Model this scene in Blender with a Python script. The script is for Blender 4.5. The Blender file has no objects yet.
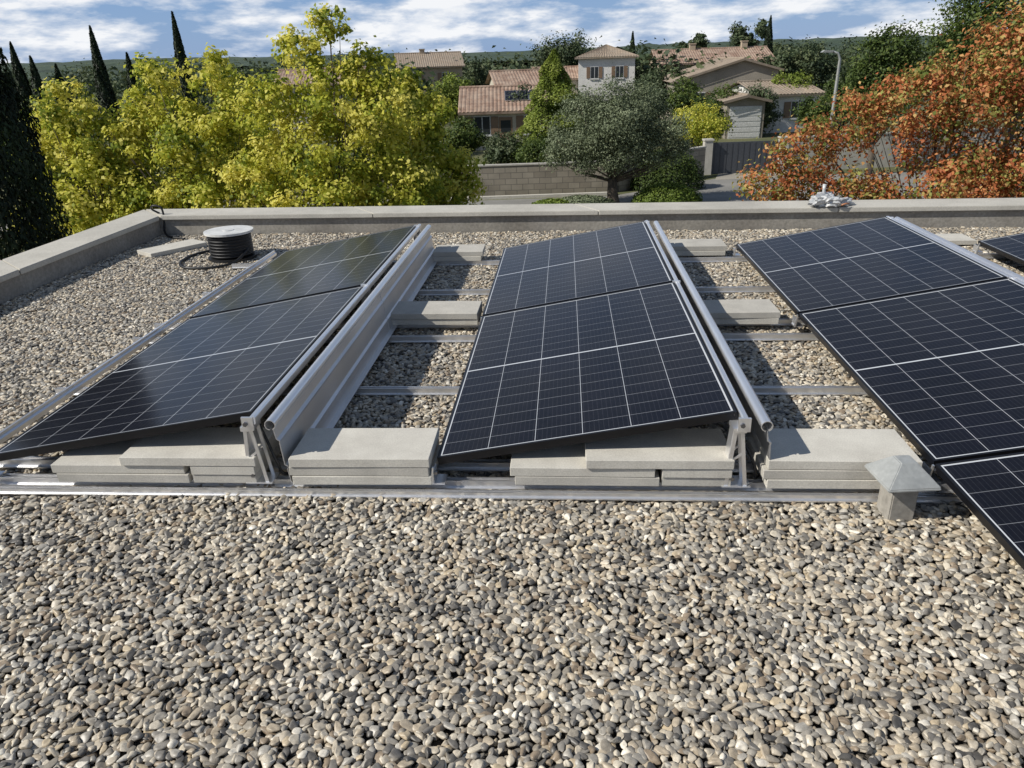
import bpy, bmesh, numpy as np, random
from math import *
from mathutils import Vector, Matrix
from mathutils import noise as mn
random.seed(7); rng=np.random.default_rng(11)
sc=bpy.context.scene; col=sc.collection
GZ=-4.0; YAW=radians(4.48); H=1.528
def S(xc,D):   # site frame (right, forward of the viewing terrace) -> world
    return (xc*cos(YAW)-D*sin(YAW), xc*sin(YAW)+D*cos(YAW))

# ---------------- materials ----------------
def newmat(name):
    m=bpy.data.materials.new(name); m.use_nodes=True
    nt=m.node_tree; b=nt.nodes['Principled BSDF']
    return m,nt,b
def math_(nt,op,a,b=None,c=None):
    n=nt.nodes.new('ShaderNodeMath'); n.operation=op
    for i,v in enumerate((a,b,c)):
        if v is None: continue
        if isinstance(v,(int,float)): n.inputs[i].default_value=v
        else: nt.links.new(v,n.inputs[i])
    return n.outputs[0]
def ramp(nt,fac,stops,interp='LINEAR'):
    r=nt.nodes.new('ShaderNodeValToRGB'); r.color_ramp.interpolation=interp
    e=r.color_ramp.elements
    while len(e)<len(stops): e.new(0.5)
    for i,(p,c) in enumerate(stops):
        e[i].position=p; e[i].color=(c[0],c[1],c[2],1)
    nt.links.new(fac,r.inputs[0]); return r.outputs[0]
def noise(nt,scale,detail=4,vec=None,rough=.55):
    n=nt.nodes.new('ShaderNodeTexNoise'); n.inputs['Scale'].default_value=scale
    n.inputs['Detail'].default_value=detail; n.inputs['Roughness'].default_value=rough
    if vec is not None: nt.links.new(vec,n.inputs['Vector'])
    return n.outputs[0]
def mixc(nt,f,a,b,mode='MIX'):
    n=nt.nodes.new('ShaderNodeMix'); n.data_type='RGBA'; n.blend_type=mode
    for s,v in ((0,f),(6,a),(7,b)):
        if isinstance(v,(int,float)): n.inputs[s].default_value=v
        elif isinstance(v,tuple): n.inputs[s].default_value=(v[0],v[1],v[2],1)
        else: nt.links.new(v,n.inputs[s])
    return n.outputs[2]
def bump(nt,b,h,strength=.3,dist=.01):
    n=nt.nodes.new('ShaderNodeBump'); n.inputs['Strength'].default_value=strength; n.inputs['Distance'].default_value=dist
    nt.links.new(h,n.inputs['Height']); nt.links.new(n.outputs[0],b.inputs['Normal'])
def pos(nt): return nt.nodes.new('ShaderNodeNewGeometry').outputs['Position']
def objc(nt): return nt.nodes.new('ShaderNodeTexCoord').outputs['Object']
def noisy(name,c1,c2,scale=5,rough=.85,bs=.3,bd=.01,bscale=60,metal=0,obj=False,c3=None,stain=0,grain=.4):
    m,nt,b=newmat(name); v=objc(nt) if obj else pos(nt)
    n=noise(nt,scale,5,v)
    st=[(.3,c1),(.7,c2)] if c3 is None else [(.3,c1),(.55,c2),(.72,c3)]
    base=ramp(nt,n,st)
    n2=noise(nt,bscale,4,v)
    base=mixc(nt,grain,base,mixc(nt,1.0,base,ramp(nt,n2,[(.3,(.4,.4,.4)),(.7,(1.35,1.35,1.35))]),'MULTIPLY'))
    if stain:
        n3=noise(nt,1.1,7,v,.7); base=mixc(nt,stain,base,mixc(nt,1.0,base,ramp(nt,n3,[(.38,(.35,.33,.30)),(.55,(1,1,1))]),'MULTIPLY'))
    nt.links.new(base,b.inputs['Base Color']); b.inputs['Roughness'].default_value=rough; b.inputs['Metallic'].default_value=metal
    bump(nt,b,n2,bs,bd); return m
def plain(name,c,rough=.5,metal=0):
    m,nt,b=newmat(name); b.inputs['Roughness'].default_value=rough; b.inputs['Metallic'].default_value=metal
    n=noise(nt,14,4,pos(nt)); k=ramp(nt,n,[(.3,tuple(x*.8 for x in c)),(.7,tuple(min(1,x*1.15) for x in c))])
    nt.links.new(k,b.inputs['Base Color']); return m
def alu(name,base=.72,rough=.33,spread=.2,metal=.92):
    m,nt,b=newmat(name); v=pos(nt)
    n=noise(nt,35,4,v); n2=noise(nt,4,3,v)
    c=ramp(nt,n2,[(.3,(base*.9,)*3),(.7,(base,base,base*1.01))])
    nt.links.new(c,b.inputs['Base Color']); b.inputs['Metallic'].default_value=metal
    nt.links.new(math_(nt,'MULTIPLY_ADD',n,spread,rough-.1),b.inputs['Roughness'])
    return m
M_alu=alu('aluminium',.95,.36,.12,.85); M_alu2=alu('mill_aluminium_sheet',.72,.50,.1); M_alu3=alu('rail_aluminium',.82,.38,.2,.88)
M_black=plain('black_anodised',(.010,.010,.012),.35,.3)
M_cable=plain('black_rubber',(.010,.010,.011),.5)
M_steel=plain('dark_steel',(.25,.25,.26),.4,1)

def glassmat():
    m,nt,b=newmat('solar_cells_under_glass')
    sep=nt.nodes.new('ShaderNodeSeparateXYZ'); nt.links.new(objc(nt),sep.inputs[0])
    x,y=sep.outputs[0],sep.outputs[1]
    xx=math_(nt,'DIVIDE',math_(nt,'SUBTRACT',x,.0165),.1835)
    yy=math_(nt,'SUBTRACT',math_(nt,'ABSOLUTE',math_(nt,'SUBTRACT',y,.861)),.0050)
    rr=math_(nt,'DIVIDE',yy,.093)
    fx=math_(nt,'ABSOLUTE',math_(nt,'SUBTRACT',math_(nt,'FRACT',xx),.5))
    fy=math_(nt,'ABSOLUTE',math_(nt,'SUBTRACT',math_(nt,'FRACT',rr),.5))
    lx=math_(nt,'GREATER_THAN',fx,.5-.0012/.183)
    ly=math_(nt,'GREATER_THAN',fy,.5-.0010/.093)
    gap=math_(nt,'LESS_THAN',yy,0.0)
    e1=math_(nt,'LESS_THAN',xx,0.0); e2=math_(nt,'GREATER_THAN',xx,6.0); e3=math_(nt,'GREATER_THAN',rr,9.0)
    line=math_(nt,'MULTIPLY',lx,.75)
    for k in (gap,e1,e2,e3): line=math_(nt,'MAXIMUM',line,k)
    line=math_(nt,'MAXIMUM',line,math_(nt,'MULTIPLY',ly,.45))
    fb=math_(nt,'ABSOLUTE',math_(nt,'SUBTRACT',math_(nt,'FRACT',math_(nt,'MULTIPLY',xx,10)),.5))
    lb=math_(nt,'MULTIPLY',math_(nt,'LESS_THAN',fb,.03),.4)
    n=noise(nt,3,3,pos(nt))
    cell=ramp(nt,n,[(.3,(.0022,.0027,.0062)),(.7,(.0035,.0042,.010))])
    c=mixc(nt,lb,cell,(.08,.085,.10)); c=mixc(nt,line,c,(.52,.54,.57))
    dust=noise(nt,40,5,pos(nt)); dust2=noise(nt,2.5,4,pos(nt))
    c=mixc(nt,math_(nt,'MULTIPLY',math_(nt,'MULTIPLY',dust,dust2),.03),c,(.5,.47,.4))
    nt.links.new(c,b.inputs['Base Color'])
    b.inputs['Roughness'].default_value=.4; b.inputs['Specular IOR Level'].default_value=.04
    b.inputs['Coat Weight'].default_value=.62; b.inputs['Coat IOR'].default_value=1.30
    nt.links.new(math_(nt,'MULTIPLY_ADD',dust,.08,.09),b.inputs['Coat Roughness'])
    return m
M_glass=glassmat()
M_paver=noisy('concrete_paver',(.50,.475,.42),(.60,.575,.51),9,.9,.25,.003,180,stain=.15,grain=.25)
M_paver2=noisy('concrete_paver_grey',(.42,.40,.355),(.52,.495,.44),9,.9,.25,.003,180,stain=.15,grain=.25)
M_coping=noisy('weathered_coping',(.44,.42,.37),(.54,.515,.455),2.5,.85,.2,.003,70,stain=.22,grain=.22)
M_render=noisy('grey_render',(.27,.25,.22),(.35,.33,.29),2,.9,.3,.006,40,stain=.4)
M_roofbase=noisy('gravel_bed',(.05,.044,.036),(.12,.105,.085),30,.95,.8,.02,90)
M_galv=noisy('galvanised_cap',(.34,.35,.34),(.46,.47,.45),10,.5,.15,.003,60,.3,grain=.2)
M_white=plain('white_plastic',(.62,.62,.60),.45)
def pebmat():
    m,nt,b=newmat('river_pebbles')
    oi=nt.nodes.new('ShaderNodeObjectInfo')
    c=ramp(nt,oi.outputs['Random'],[(0,(.10,.095,.088)),(.08,(.27,.245,.205)),(.19,(.43,.37,.285)),(.31,(.20,.188,.17)),(.42,(.48,.43,.35)),(.55,(.32,.30,.265)),(.66,(.57,.52,.43)),(.76,(.28,.225,.165)),(.84,(.41,.39,.35)),(.925,(.72,.68,.60)),(.97,(.50,.42,.30))],'CONSTANT')
    n=noise(nt,90,3,pos(nt)); n2=noise(nt,1.2,3,pos(nt)); n3=noise(nt,420,2,pos(nt))
    c=mixc(nt,.5,c,mixc(nt,1.0,c,ramp(nt,n,[(.3,(.6,.58,.55)),(.7,(1.35,1.34,1.32))]),'MULTIPLY'))
    c=mixc(nt,.25,c,mixc(nt,1.0,c,ramp(nt,n3,[(.35,(.5,.5,.5)),(.6,(1.3,1.3,1.3))]),'MULTIPLY'))
    c=mixc(nt,1.0,c,ramp(nt,n2,[(.3,(.88,.865,.84)),(.7,(1.06,1.045,1.01))]),'MULTIPLY')
    nt.links.new(c,b.inputs['Base Color']); b.inputs['Roughness'].default_value=.45
    b.inputs['Specular IOR Level'].default_value=.5
    return m
M_peb=pebmat()
def leafmat(name,stops,trans=.35,rough=.6):
    m,nt,b=newmat(name)
    at=nt.nodes.new('ShaderNodeAttribute'); at.attribute_name='tone'
    c=ramp(nt,at.outputs['Fac'],stops)
    nt.links.new(c,b.inputs['Base Color']); b.inputs['Roughness'].default_value=rough; b.inputs['Specular IOR Level'].default_value=.3
    tr=nt.nodes.new('ShaderNodeBsdfTranslucent'); nt.links.new(c,tr.inputs[0])
    mx=nt.nodes.new('ShaderNodeMixShader'); mx.inputs[0].default_value=trans
    nt.links.new(b.outputs[0],mx.inputs[1]); nt.links.new(tr.outputs[0],mx.inputs[2])
    nt.links.new(mx.outputs[0],nt.nodes['Material Output'].inputs[0]); return m
ML_yel=leafmat('yellow_green_leaves',[(0,(.16,.22,.03)),(.25,(.37,.42,.05)),(.6,(.62,.60,.085)),(1,(.80,.73,.18))],.48)
ML_org=leafmat('autumn_orange_leaves',[(0,(.15,.20,.04)),(.16,(.30,.28,.07)),(.26,(.36,.12,.05)),(.48,(.50,.16,.06)),(.66,(.64,.29,.11)),(.82,(.62,.42,.16)),(1,(.34,.36,.09))],.4)
ML_dark=leafmat('dark_cypress_leaves',[(0,(.008,.015,.007)),(.6,(.018,.033,.012)),(1,(.036,.06,.02))],.1)
ML_green=leafmat('green_leaves',[(0,(.03,.055,.015)),(.5,(.075,.115,.025)),(1,(.14,.18,.04))],.3)
ML_olive=leafmat('olive_leaves',[(0,(.10,.125,.065)),(.5,(.18,.215,.125)),(1,(.29,.33,.20))],.25)
ML_lime=leafmat('light_green_needles',[(0,(.09,.13,.02)),(.5,(.20,.26,.04)),(1,(.32,.37,.08))],.3)
ML_shrub=leafmat('box_leaves',[(0,(.06,.10,.015)),(.5,(.14,.20,.03)),(1,(.22,.28,.05))],.25)
ML_far=leafmat('distant_foliage',[(0,(.035,.055,.028)),(.5,(.07,.10,.045)),(1,(.13,.15,.07))],.2)
M_bark=noisy('bark',(.05,.04,.03),(.13,.105,.08),8,.95,.6,.02,40)

# ---------------- mesh helpers ----------------
def mk(name,V,F,mats,parent=None,smooth=False,loc=(0,0,0),rot=(0,0,0),mi=None):
    me=bpy.data.meshes.new(name); me.from_pydata([tuple(v) for v in V],[],[tuple(f) for f in F])
    if not isinstance(mats,(list,tuple)): mats=[mats]
    for m in mats: me.materials.append(m)
    if mi is not None: me.polygons.foreach_set('material_index',mi)
    if smooth: me.polygons.foreach_set('use_smooth',[True]*len(me.polygons))
    me.update()
    o=bpy.data.objects.new(name,me); col.objects.link(o); o.location=loc; o.rotation_euler=rot
    if parent: o.parent=parent
    return o
def empty(name,loc=(0,0,0),rot=(0,0,0)):
    o=bpy.data.objects.new(name,None); o.empty_display_size=.1; col.objects.link(o); o.location=loc; o.rotation_euler=rot; return o
def tag(o,label,cat,group=None):
    o['label']=label; o['category']=cat
    if group: o['group']=group
    return o
class MB:
    def __init__(s): s.V=[];s.F=[];s.mi=[]
    def box(s,x0,x1,y0,y1,z0,z1,m=0,M=None):
        n=len(s.V); P=[(x,y,z) for z in (z0,z1) for x,y in ((x0,y0),(x1,y0),(x1,y1),(x0,y1))]
        if M is not None: P=[tuple(M@Vector(p)) for p in P]
        s.V+=P
        for f in ((0,3,2,1),(4,5,6,7),(0,1,5,4),(1,2,6,5),(2,3,7,6),(3,0,4,7)): s.F.append(tuple(n+i for i in f)); s.mi.append(m)
    def prism(s,prof,axis,a,b,m=0,close=True):
        n=len(s.V); k=len(prof)
        for t in (a,b):
            for p,q in prof: s.V.append((t,p,q) if axis=='x' else (p,t,q))
        rngk=range(k) if close else range(k-1)
        for i in rngk:
            j=(i+1)%k; s.F.append((n+i,n+j,n+k+j,n+k+i)); s.mi.append(m)
        if close:
            s.F.append(tuple(n+i for i in reversed(range(k)))); s.F.append(tuple(n+k+i for i in range(k))); s.mi+= [m,m]
    def tube(s,pts,rad,seg=8,m=0,cap=True):
        pts=[Vector(p) for p in pts]; n0=len(s.V)
        if not hasattr(rad,'__len__'): rad=[rad]*len(pts)
        for i,p in enumerate(pts):
            d=(pts[min(i+1,len(pts)-1)]-pts[max(i-1,0)]).normalized()
            u=d.orthogonal().normalized() if i==0 else (u-d*u.dot(d)).normalized()
            w=d.cross(u)
            for k in range(seg):
                a=2*pi*k/seg; s.V.append(tuple(p+(u*cos(a)+w*sin(a))*rad[i]))
        for i in range(len(pts)-1):
            for k in range(seg):
                a=n0+i*seg+k; b=n0+i*seg+(k+1)%seg
                s.F.append((a,b,b+seg,a+seg)); s.mi.append(m)
        if cap:
            s.F.append(tuple(n0+k for k in reversed(range(seg)))); s.mi.append(m)
            e=n0+(len(pts)-1)*seg; s.F.append(tuple(e+k for k in range(seg))); s.mi.append(m)
    def cyl(s,c,r,z0,z1,seg=32,m=0): s.tube([(c[0],c[1],z0),(c[0],c[1],z1)],r,seg,m)
    def obj(s,name,mats,parent=None,smooth=False,loc=(0,0,0),rot=(0,0,0)):
        return mk(name,s.V,s.F,mats,parent,smooth,loc,rot,s.mi)
def bevel(o,w=.004,seg=2):
    bm=bmesh.new(); bm.from_mesh(o.data)
    bmesh.ops.recalc_face_normals(bm,faces=bm.faces)
    bmesh.ops.bevel(bm,geom=bm.edges[:],offset=w,segments=seg,affect='EDGES'); bm.to_mesh(o.data); bm.free()

# ---------------- own building ----------------
bld=empty('flat_roofed_house',(0,0,GZ)); tag(bld,'flat-roofed house with gravel roof and low concrete parapet','house')
inn=[(-4.20,-3.0),(-4.07,7.27),(9.0,6.85)]; out=[(-4.50,-3.0),(-4.37,7.57),(9.0,7.15)]
def strip(inn,out,z0,z1,name,mat,parent):
    b=MB()
    for i in range(2):
        A,B=inn[i],inn[i+1]; C,D=out[i+1],out[i]
        P=[A,B,C,D]; n=len(b.V); b.V+=[(x,y,z0) for x,y in P]+[(x,y,z1) for x,y in P]
        b.F+=[(n+4,n+5,n+6,n+7),(n,n+1,n+5,n+4),(n+2,n+3,n+7,n+6),(n+3,n,n+4,n+7) if i==0 else (n+1,n+2,n+6,n+5)]; b.mi+=[0]*4
    return b.obj(name,mat,parent)
strip(inn,out,0,4.155,'wall',M_render,bld)
cp=MB()
def seg_line(a,b,c,d,L):
    a,b,c,d=[Vector(p) for p in (a,b,c,d)]; n=max(1,int((b-a).length/L)); g=.003/(b-a).length
    for i in range(n):
        t0=i/n+g; t1=(i+1)/n-g
        P=[a.lerp(b,t0),a.lerp(b,t1),d.lerp(c,t1),d.lerp(c,t0)]
        k=len(cp.V); z0=4.158; z1=4.200
        cp.V+=[(p.x,p.y,z0) for p in P]+[(p.x,p.y,z1+(.006 if q>1 else 0)) for q,p in enumerate(P)]
        for f in ((0,3,2,1),(4,5,6,7),(0,1,5,4),(1,2,6,5),(2,3,7,6),(3,0,4,7)): cp.F.append(tuple(k+q for q in f)); cp.mi.append(0)
seg_line((-4.17,-3),(-4.04,7.23),(-4.39,7.60),(-4.53,-3),2.0)
seg_line((-4.03,7.235),(9,6.82),(9,7.18),(-4.38,7.605),2.0)
cop=cp.obj('parapet_coping',M_coping,bld); bevel(cop,.005,2)
r=mk('roof_surface',[(-4.2,-3,-.012),(9,-3,-.012),(9,6.9,-.012),(-4.1,7.3,-.012)],[(0,1,2,3)],M_roofbase); r['kind']='structure'

# gravel
sp=.0186
xs=np.arange(-4.18,7.0,sp); ys=np.arange(.75,7.26,sp*.866)
X,Y=np.meshgrid(xs,ys); X=X+(np.arange(len(ys))%2)[:,None]*sp*.5
X=X.ravel()+rng.uniform(-.45,.45,X.size)*sp; Y=Y.ravel()+rng.uniform(-.45,.45,Y.size)*sp
k=(X>-.95*Y-.6)&(X<.88*Y+.6)&(Y<7.25-.0321*(X+4.07))&(X>-4.06-.0127*(7.27-Y))
X=X[k];Y=Y[k]
Z=rng.uniform(-.007,.007,X.size)+.006*np.sin(X*2.3+1)*np.sin(Y*1.9)+.002
me=bpy.data.meshes.new('gravel'); me.vertices.add(len(X)); me.vertices.foreach_set('co',np.column_stack([X,Y,Z]).ravel()); me.update()
grav=bpy.data.objects.new('gravel',me); col.objects.link(grav); grav['kind']='stuff'; tag(grav,'rounded grey and beige river pebbles covering the roof','gravel')
ng=bpy.data.node_groups.new('pebble_scatter','GeometryNodeTree')
ng.interface.new_socket(name='Geometry',in_out='INPUT',socket_type='NodeSocketGeometry'); ng.interface.new_socket(name='Geometry',in_out='OUTPUT',socket_type='NodeSocketGeometry')
gi=ng.nodes.new('NodeGroupInput'); go=ng.nodes.new('NodeGroupOutput'); L=ng.links.new
join=ng.nodes.new('GeometryNodeJoinGeometry')
for i in range(8):
    ico=ng.nodes.new('GeometryNodeMeshIcoSphere'); ico.inputs['Radius'].default_value=.5; ico.inputs['Subdivisions'].default_value=3
    p=ng.nodes.new('GeometryNodeInputPosition'); va=ng.nodes.new('ShaderNodeVectorMath'); va.operation='ADD'; va.inputs[1].default_value=(i*3.1,i*1.7,i*5.3); L(p.outputs[0],va.inputs[0])
    nz=ng.nodes.new('ShaderNodeTexNoise'); nz.inputs['Scale'].default_value=1.2; nz.inputs['Detail'].default_value=.6; L(va.outputs[0],nz.inputs['Vector'])
    vs=ng.nodes.new('ShaderNodeVectorMath'); vs.operation='SUBTRACT'; vs.inputs[1].default_value=(.5,.5,.5); L(nz.outputs['Color'],vs.inputs[0])
    vm=ng.nodes.new('ShaderNodeVectorMath'); vm.operation='SCALE'; vm.inputs['Scale'].default_value=.75; L(vs.outputs[0],vm.inputs[0])
    spn=ng.nodes.new('GeometryNodeSetPosition'); L(ico.outputs[0],spn.inputs['Geometry']); L(vm.outputs[0],spn.inputs['Offset'])
    ss=ng.nodes.new('GeometryNodeSetShadeSmooth'); L(spn.outputs[0],ss.inputs[0])
    sm=ng.nodes.new('GeometryNodeSetMaterial'); sm.inputs['Material'].default_value=M_peb; L(ss.outputs[0],sm.inputs[0])
    g2=ng.nodes.new('GeometryNodeGeometryToInstance'); L(sm.outputs[0],g2.inputs[0]); L(g2.outputs[0],join.inputs[0])
iop=ng.nodes.new('GeometryNodeInstanceOnPoints'); L(gi.outputs[0],iop.inputs['Points']); L(join.outputs[0],iop.inputs['Instance']); iop.inputs['Pick Instance'].default_value=True
def rv(mn_,mx,seed):
    n=ng.nodes.new('FunctionNodeRandomValue'); n.data_type='FLOAT_VECTOR'; n.inputs[0].default_value=mn_; n.inputs[1].default_value=mx; n.inputs['Seed'].default_value=seed; return n.outputs[0]
L(rv((-.38,-.38,0),(.38,.38,6.283),1),iop.inputs['Rotation'])
a1=rv((.0165,.0140,.010),(.032,.023,.016),2); a2=rv((.78,.78,.8),(1.48,1.38,1.2),3)
pw=ng.nodes.new('ShaderNodeVectorMath'); pw.operation='MULTIPLY'; L(a1,pw.inputs[0]); L(a2,pw.inputs[1])
L(pw.outputs[0],iop.inputs['Scale']); L(iop.outputs[0],go.inputs[0])
md=grav.modifiers.new('scatter','NODES'); md.node_group=ng

# ---------------- solar arrays ----------------
TILT=radians(10); PW,PL=1.134,1.722; ZL=.13; LX=[-2.311,-.494,1.348,3.19]; YB=5.973; PITCH=1.742
WX=PW*cos(TILT); RZ=PW*sin(TILT)
pb=MB(); w=.011; t=.032
pb.box(0,PW,0,w,-t,0); pb.box(0,PW,PL-w,PL,-t,0); pb.box(0,w,w,PL-w,-t,0); pb.box(PW-w,PW,w,PL-w,-t,0)
pg=MB(); pg.box(w,PW-w,w,PL-w,-.010,-.0022)
lab={0:'dark glass solar panel on tilted frame reflecting the sky',1:'black-framed solar panel tilted beside concrete pavers',2:'dark blue solar panel tilted on aluminium rails',3:'black solar panel at the edge of the roof array'}
fr0=gl0=None
for a,x0 in enumerate(LX):
    for n in range(1,(4 if a==2 else 3)):
        e=empty('solar_panel',(x0+random.uniform(-.002,.002),YB-n*PITCH,ZL+random.uniform(-.0015,.0015)),(random.uniform(-.0015,.0015),-TILT+random.uniform(-.002,.002),0)); tag(e,lab[a],'solar panel','solar panels on the gravel roof')
        if fr0 is None:
            fr0=pb.obj('frame',M_black,e); gl0=pg.obj('glass_sheet',M_glass,e)
        else:
            for s in (fr0,gl0):
                c=s.copy(); col.objects.link(c); c.parent=e
def rail(y,x0,x1,wide=.06,z=.012,h=.035):
    b=MB(); hw=wide/2
    prof=[(-hw,0),(hw,0),(hw,.005),(hw*.55,.007),(hw*.55,h),(hw*.28,h),(hw*.28,h-.018),(-hw*.28,h-.018),(-hw*.28,h),(-hw*.55,h),(-hw*.55,.007),(-hw,.005)]
    b.prism(prof,'x',x0,x1)
    o=b.obj('mounting_rail',M_alu3,None,False,(0,y,z)); tag(o,'long aluminium base rail lying on the gravel','mounting rail','aluminium base rails')
for y,x0,x1,w,h in ((2.405,-2.62,1.52,.040,.022),(2.478,-2.62,1.52,.055,.032),(2.62,-2.62,1.52,.06,.032),(3.35,-2.62,4.4,.045,.034),(4.10,-2.62,4.4,.045,.034),(4.36,-2.62,4.4,.045,.034),(5.05,-2.62,4.4,.045,.034),(5.88,-2.75,4.4,.045,.034),(.86,1.2,4.4,.06,.034),(2.41,1.60,4.4,.06,.034)):
    rail(y,x0,x1,w,.012,h)
b=MB(); b.prism([(-.02,0),(.018,0),(.018,.02),(.006,.024),(.006,.038),(-.006,.038),(-.02,.026)],'y',2.44,YB+.03)
o=b.obj('edge_rail',M_alu,None,False,(LX[0]-.115,0,.085)); tag(o,'aluminium rail along the low edge of solar panels','mounting rail')
for a,x0 in enumerate(LX):
    xh=x0+WX; yf=.7 if a==2 else 2.42; y1=YB
    e=empty('wind_deflector',(xh,yf,0)); tag(e,'folded aluminium wind deflector sheet behind raised panel edge','wind deflector','aluminium wind deflectors')
    ln=y1-yf
    b=MB(); b.prism([(.008,.298),(.032,.298),(.032,.324),(.027,.330),(.013,.330),(.008,.324)],'y',0.02,ln); b.obj('top_bar',M_alu,e)
    b=MB(); n=24; R=.021; cx,cz=.093,.303
    tt=[radians(-70+i*330/n) for i in range(n+1)]
    outp=[(cx+R*cos(t),cz+R*sin(t)) for t in tt]; inp=[(cx+(R-.0025)*cos(t),cz+(R-.0025)*sin(t)) for t in tt]
    b.prism(outp+inp[::-1],'y',0,ln); b.obj('rolled_edge',M_alu,e)
    pr=[(.100,.281),(.106,.240),(.118,.232),(.116,.222),(.122,.130),(.134,.122),(.130,.112),(.136,.052),(.165,.050)]
    b=MB(); b.prism(pr+[(x-.003,z-.002) for x,z in pr[::-1]],'y',.01,ln-.01); b.obj('sheet',M_alu2,e)
    b=MB(); yy=ln*.5
    b.prism([(x+.002,z+.0008) for x,z in pr]+[(x,z) for x,z in pr[::-1]],'y',yy-.012,yy+.012); b.obj('joint_plate',M_alu2,e)

def bolt(p0,p1,r,e):
    b=MB(); b.tube([p0,p1],r,6); b.obj('bolt',M_steel,e)
def bracket(x,y,low=False):
    e=empty('support_bracket',(x,y,0)); tag(e,'bent aluminium support foot holding the panel corner' if not low else 'small aluminium clamp foot under the low panel edge','support bracket','aluminium support brackets')
    b=MB()
    def leg(x0,z0,x1,z1,y0,y1,wd):
        b.prism([(x0-wd/2,z0),(x0+wd/2,z0),(x1+wd/2,z1),(x1-wd/2,z1)],'y',y0,y1)
    if not low:
        for yy in (-.02,.040):
            leg(-.030,.05,-.012,.275,yy,yy+.004,.014); leg(.040,.05,.012,.275,yy,yy+.004,.014); leg(-.016,.155,.020,.185,yy+.0045,yy+.007,.014)
        leg(-.037,.05,-.0195,.275,-.0155,.0395,.003)
        b.box(-.045,.060,-.025,.055,.047,.052)
        b.obj('upright',M_alu,e)
        b=MB(); b.box(-.024,.024,-.030,.050,.276,.294); b.box(-.010,.034,-.038,-.028,.285,.338); b.obj('clamp',M_alu,e)
        bolt((.005,-.046,.312),(.005,-.037,.312),.009,e); bolt((-.01,-.032,.085),(-.01,-.022,.085),.008,e)
    else:
        b.box(-.02,.03,-.02,.05,.045,.052); b.box(-.016,-.010,-.02,.05,.052,.098); b.prism([(-.024,.052),(-.016,.052),(-.008,.122),(-.014,.122)],'y',-.025,-.015)
        b.obj('foot',M_alu,e); bolt((0,-.028,.10),(0,-.018,.10),.007,e)
for a,x0 in enumerate(LX):
    ysn=[2.45,4.23,5.93]
    if a==2: ysn=[.76,2.49]+ysn[1:]
    for y in ysn:
        bracket(x0+WX,y); bracket(x0+.004,y,True)

def cable(pts,r,lab,parent=None):
    P=[Vector(p) for p in pts]; o=[]
    for i in range(len(P)-1):
        p0,p1,p2,p3=P[max(i-1,0)],P[i],P[i+1],P[min(i+2,len(P)-1)]
        for t in np.linspace(0,1,8,endpoint=False):
            o.append(.5*((2*p1)+(p2-p0)*t+(2*p0-5*p1+4*p2-p3)*t*t+(3*p1-p0-3*p2+p3)*t**3))
    o.append(P[-1]); b=MB(); b.tube(o,r,8); ob=b.obj('cable',M_cable,parent,True)
    if not parent: tag(ob,lab,'cable','black cables')
    return ob
cable([(.60,2.56,.28),(.66,2.50,.20),(.70,2.47,.12),(.72,2.50,.05),(.80,2.6,.05)],.006,'black cable hanging from the raised panel corner')
cable([(-1.22,2.56,.28),(-1.16,2.50,.20),(-1.12,2.47,.12),(-1.10,2.50,.05),(-1.0,2.62,.05)],.006,'black cable hanging from the raised panel corner')

# ---------------- pavers ----------------
def paver_proto(L_,W_,T_,mat):
    b=MB(); b.box(-L_/2,L_/2,-W_/2,W_/2,0,T_); o=b.obj('concrete_paver',mat); bevel(o,.002,1)
    m=o.data; bpy.data.objects.remove(o); return m
PM=[paver_proto(.54,.26,.037,M_paver),paver_proto(.54,.26,.037,M_paver2)]
def paver(x,y,z,rz=0,i=0,lab='grey concrete paver ballasting the rails',sx=1):
    o=bpy.data.objects.new('concrete_paver',PM[i]); col.objects.link(o); o.location=(x,y,z); o.rotation_euler=(0,0,rz); o.scale=(sx,1,1)
    tag(o,lab,'concrete paver','concrete ballast pavers')
J=lambda a: random.uniform(-a,a)
def stack(x,y,n,z=.050,sx=1):
    for i in range(n):
        paver(x+J(.009),y+J(.007),z+i*.0385,J(.015),i%2 if n>1 else 0,'stacked grey concrete paver weighing down the rails',sx)
LL='lower concrete paver sticking out from under a stack'
for xl,xr,xt in ((-1.735,-1.322,-1.455),(.075,.485,.345)):
    for k in range(2):
        paver(xl+J(.006)-.012*k,2.555+J(.006),.0475+k*.0385,J(.01),1-k,LL); paver(xr,2.555+J(.006),.0475+k*.0385,J(.006),1-k,LL,.47)
    paver(xt,2.55,.1255,J(.01),0,'pale concrete paver on top of a stack')
stack(-.785,2.55,3,.0475); stack(1.00,2.55,3,.0475)
stack(-.80,4.41,2,.05); stack(.99,4.38,2,.05)
stack(-.87,5.98,2,.05,.75); stack(1.04,6.05,2,.05,.85)
stack(3.12,6.42,1,.02,.9); stack(2.9,4.4,2,.05)
paver(-3.60,6.56,.012,.95,0,'single grey paver lying on the gravel')

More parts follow.
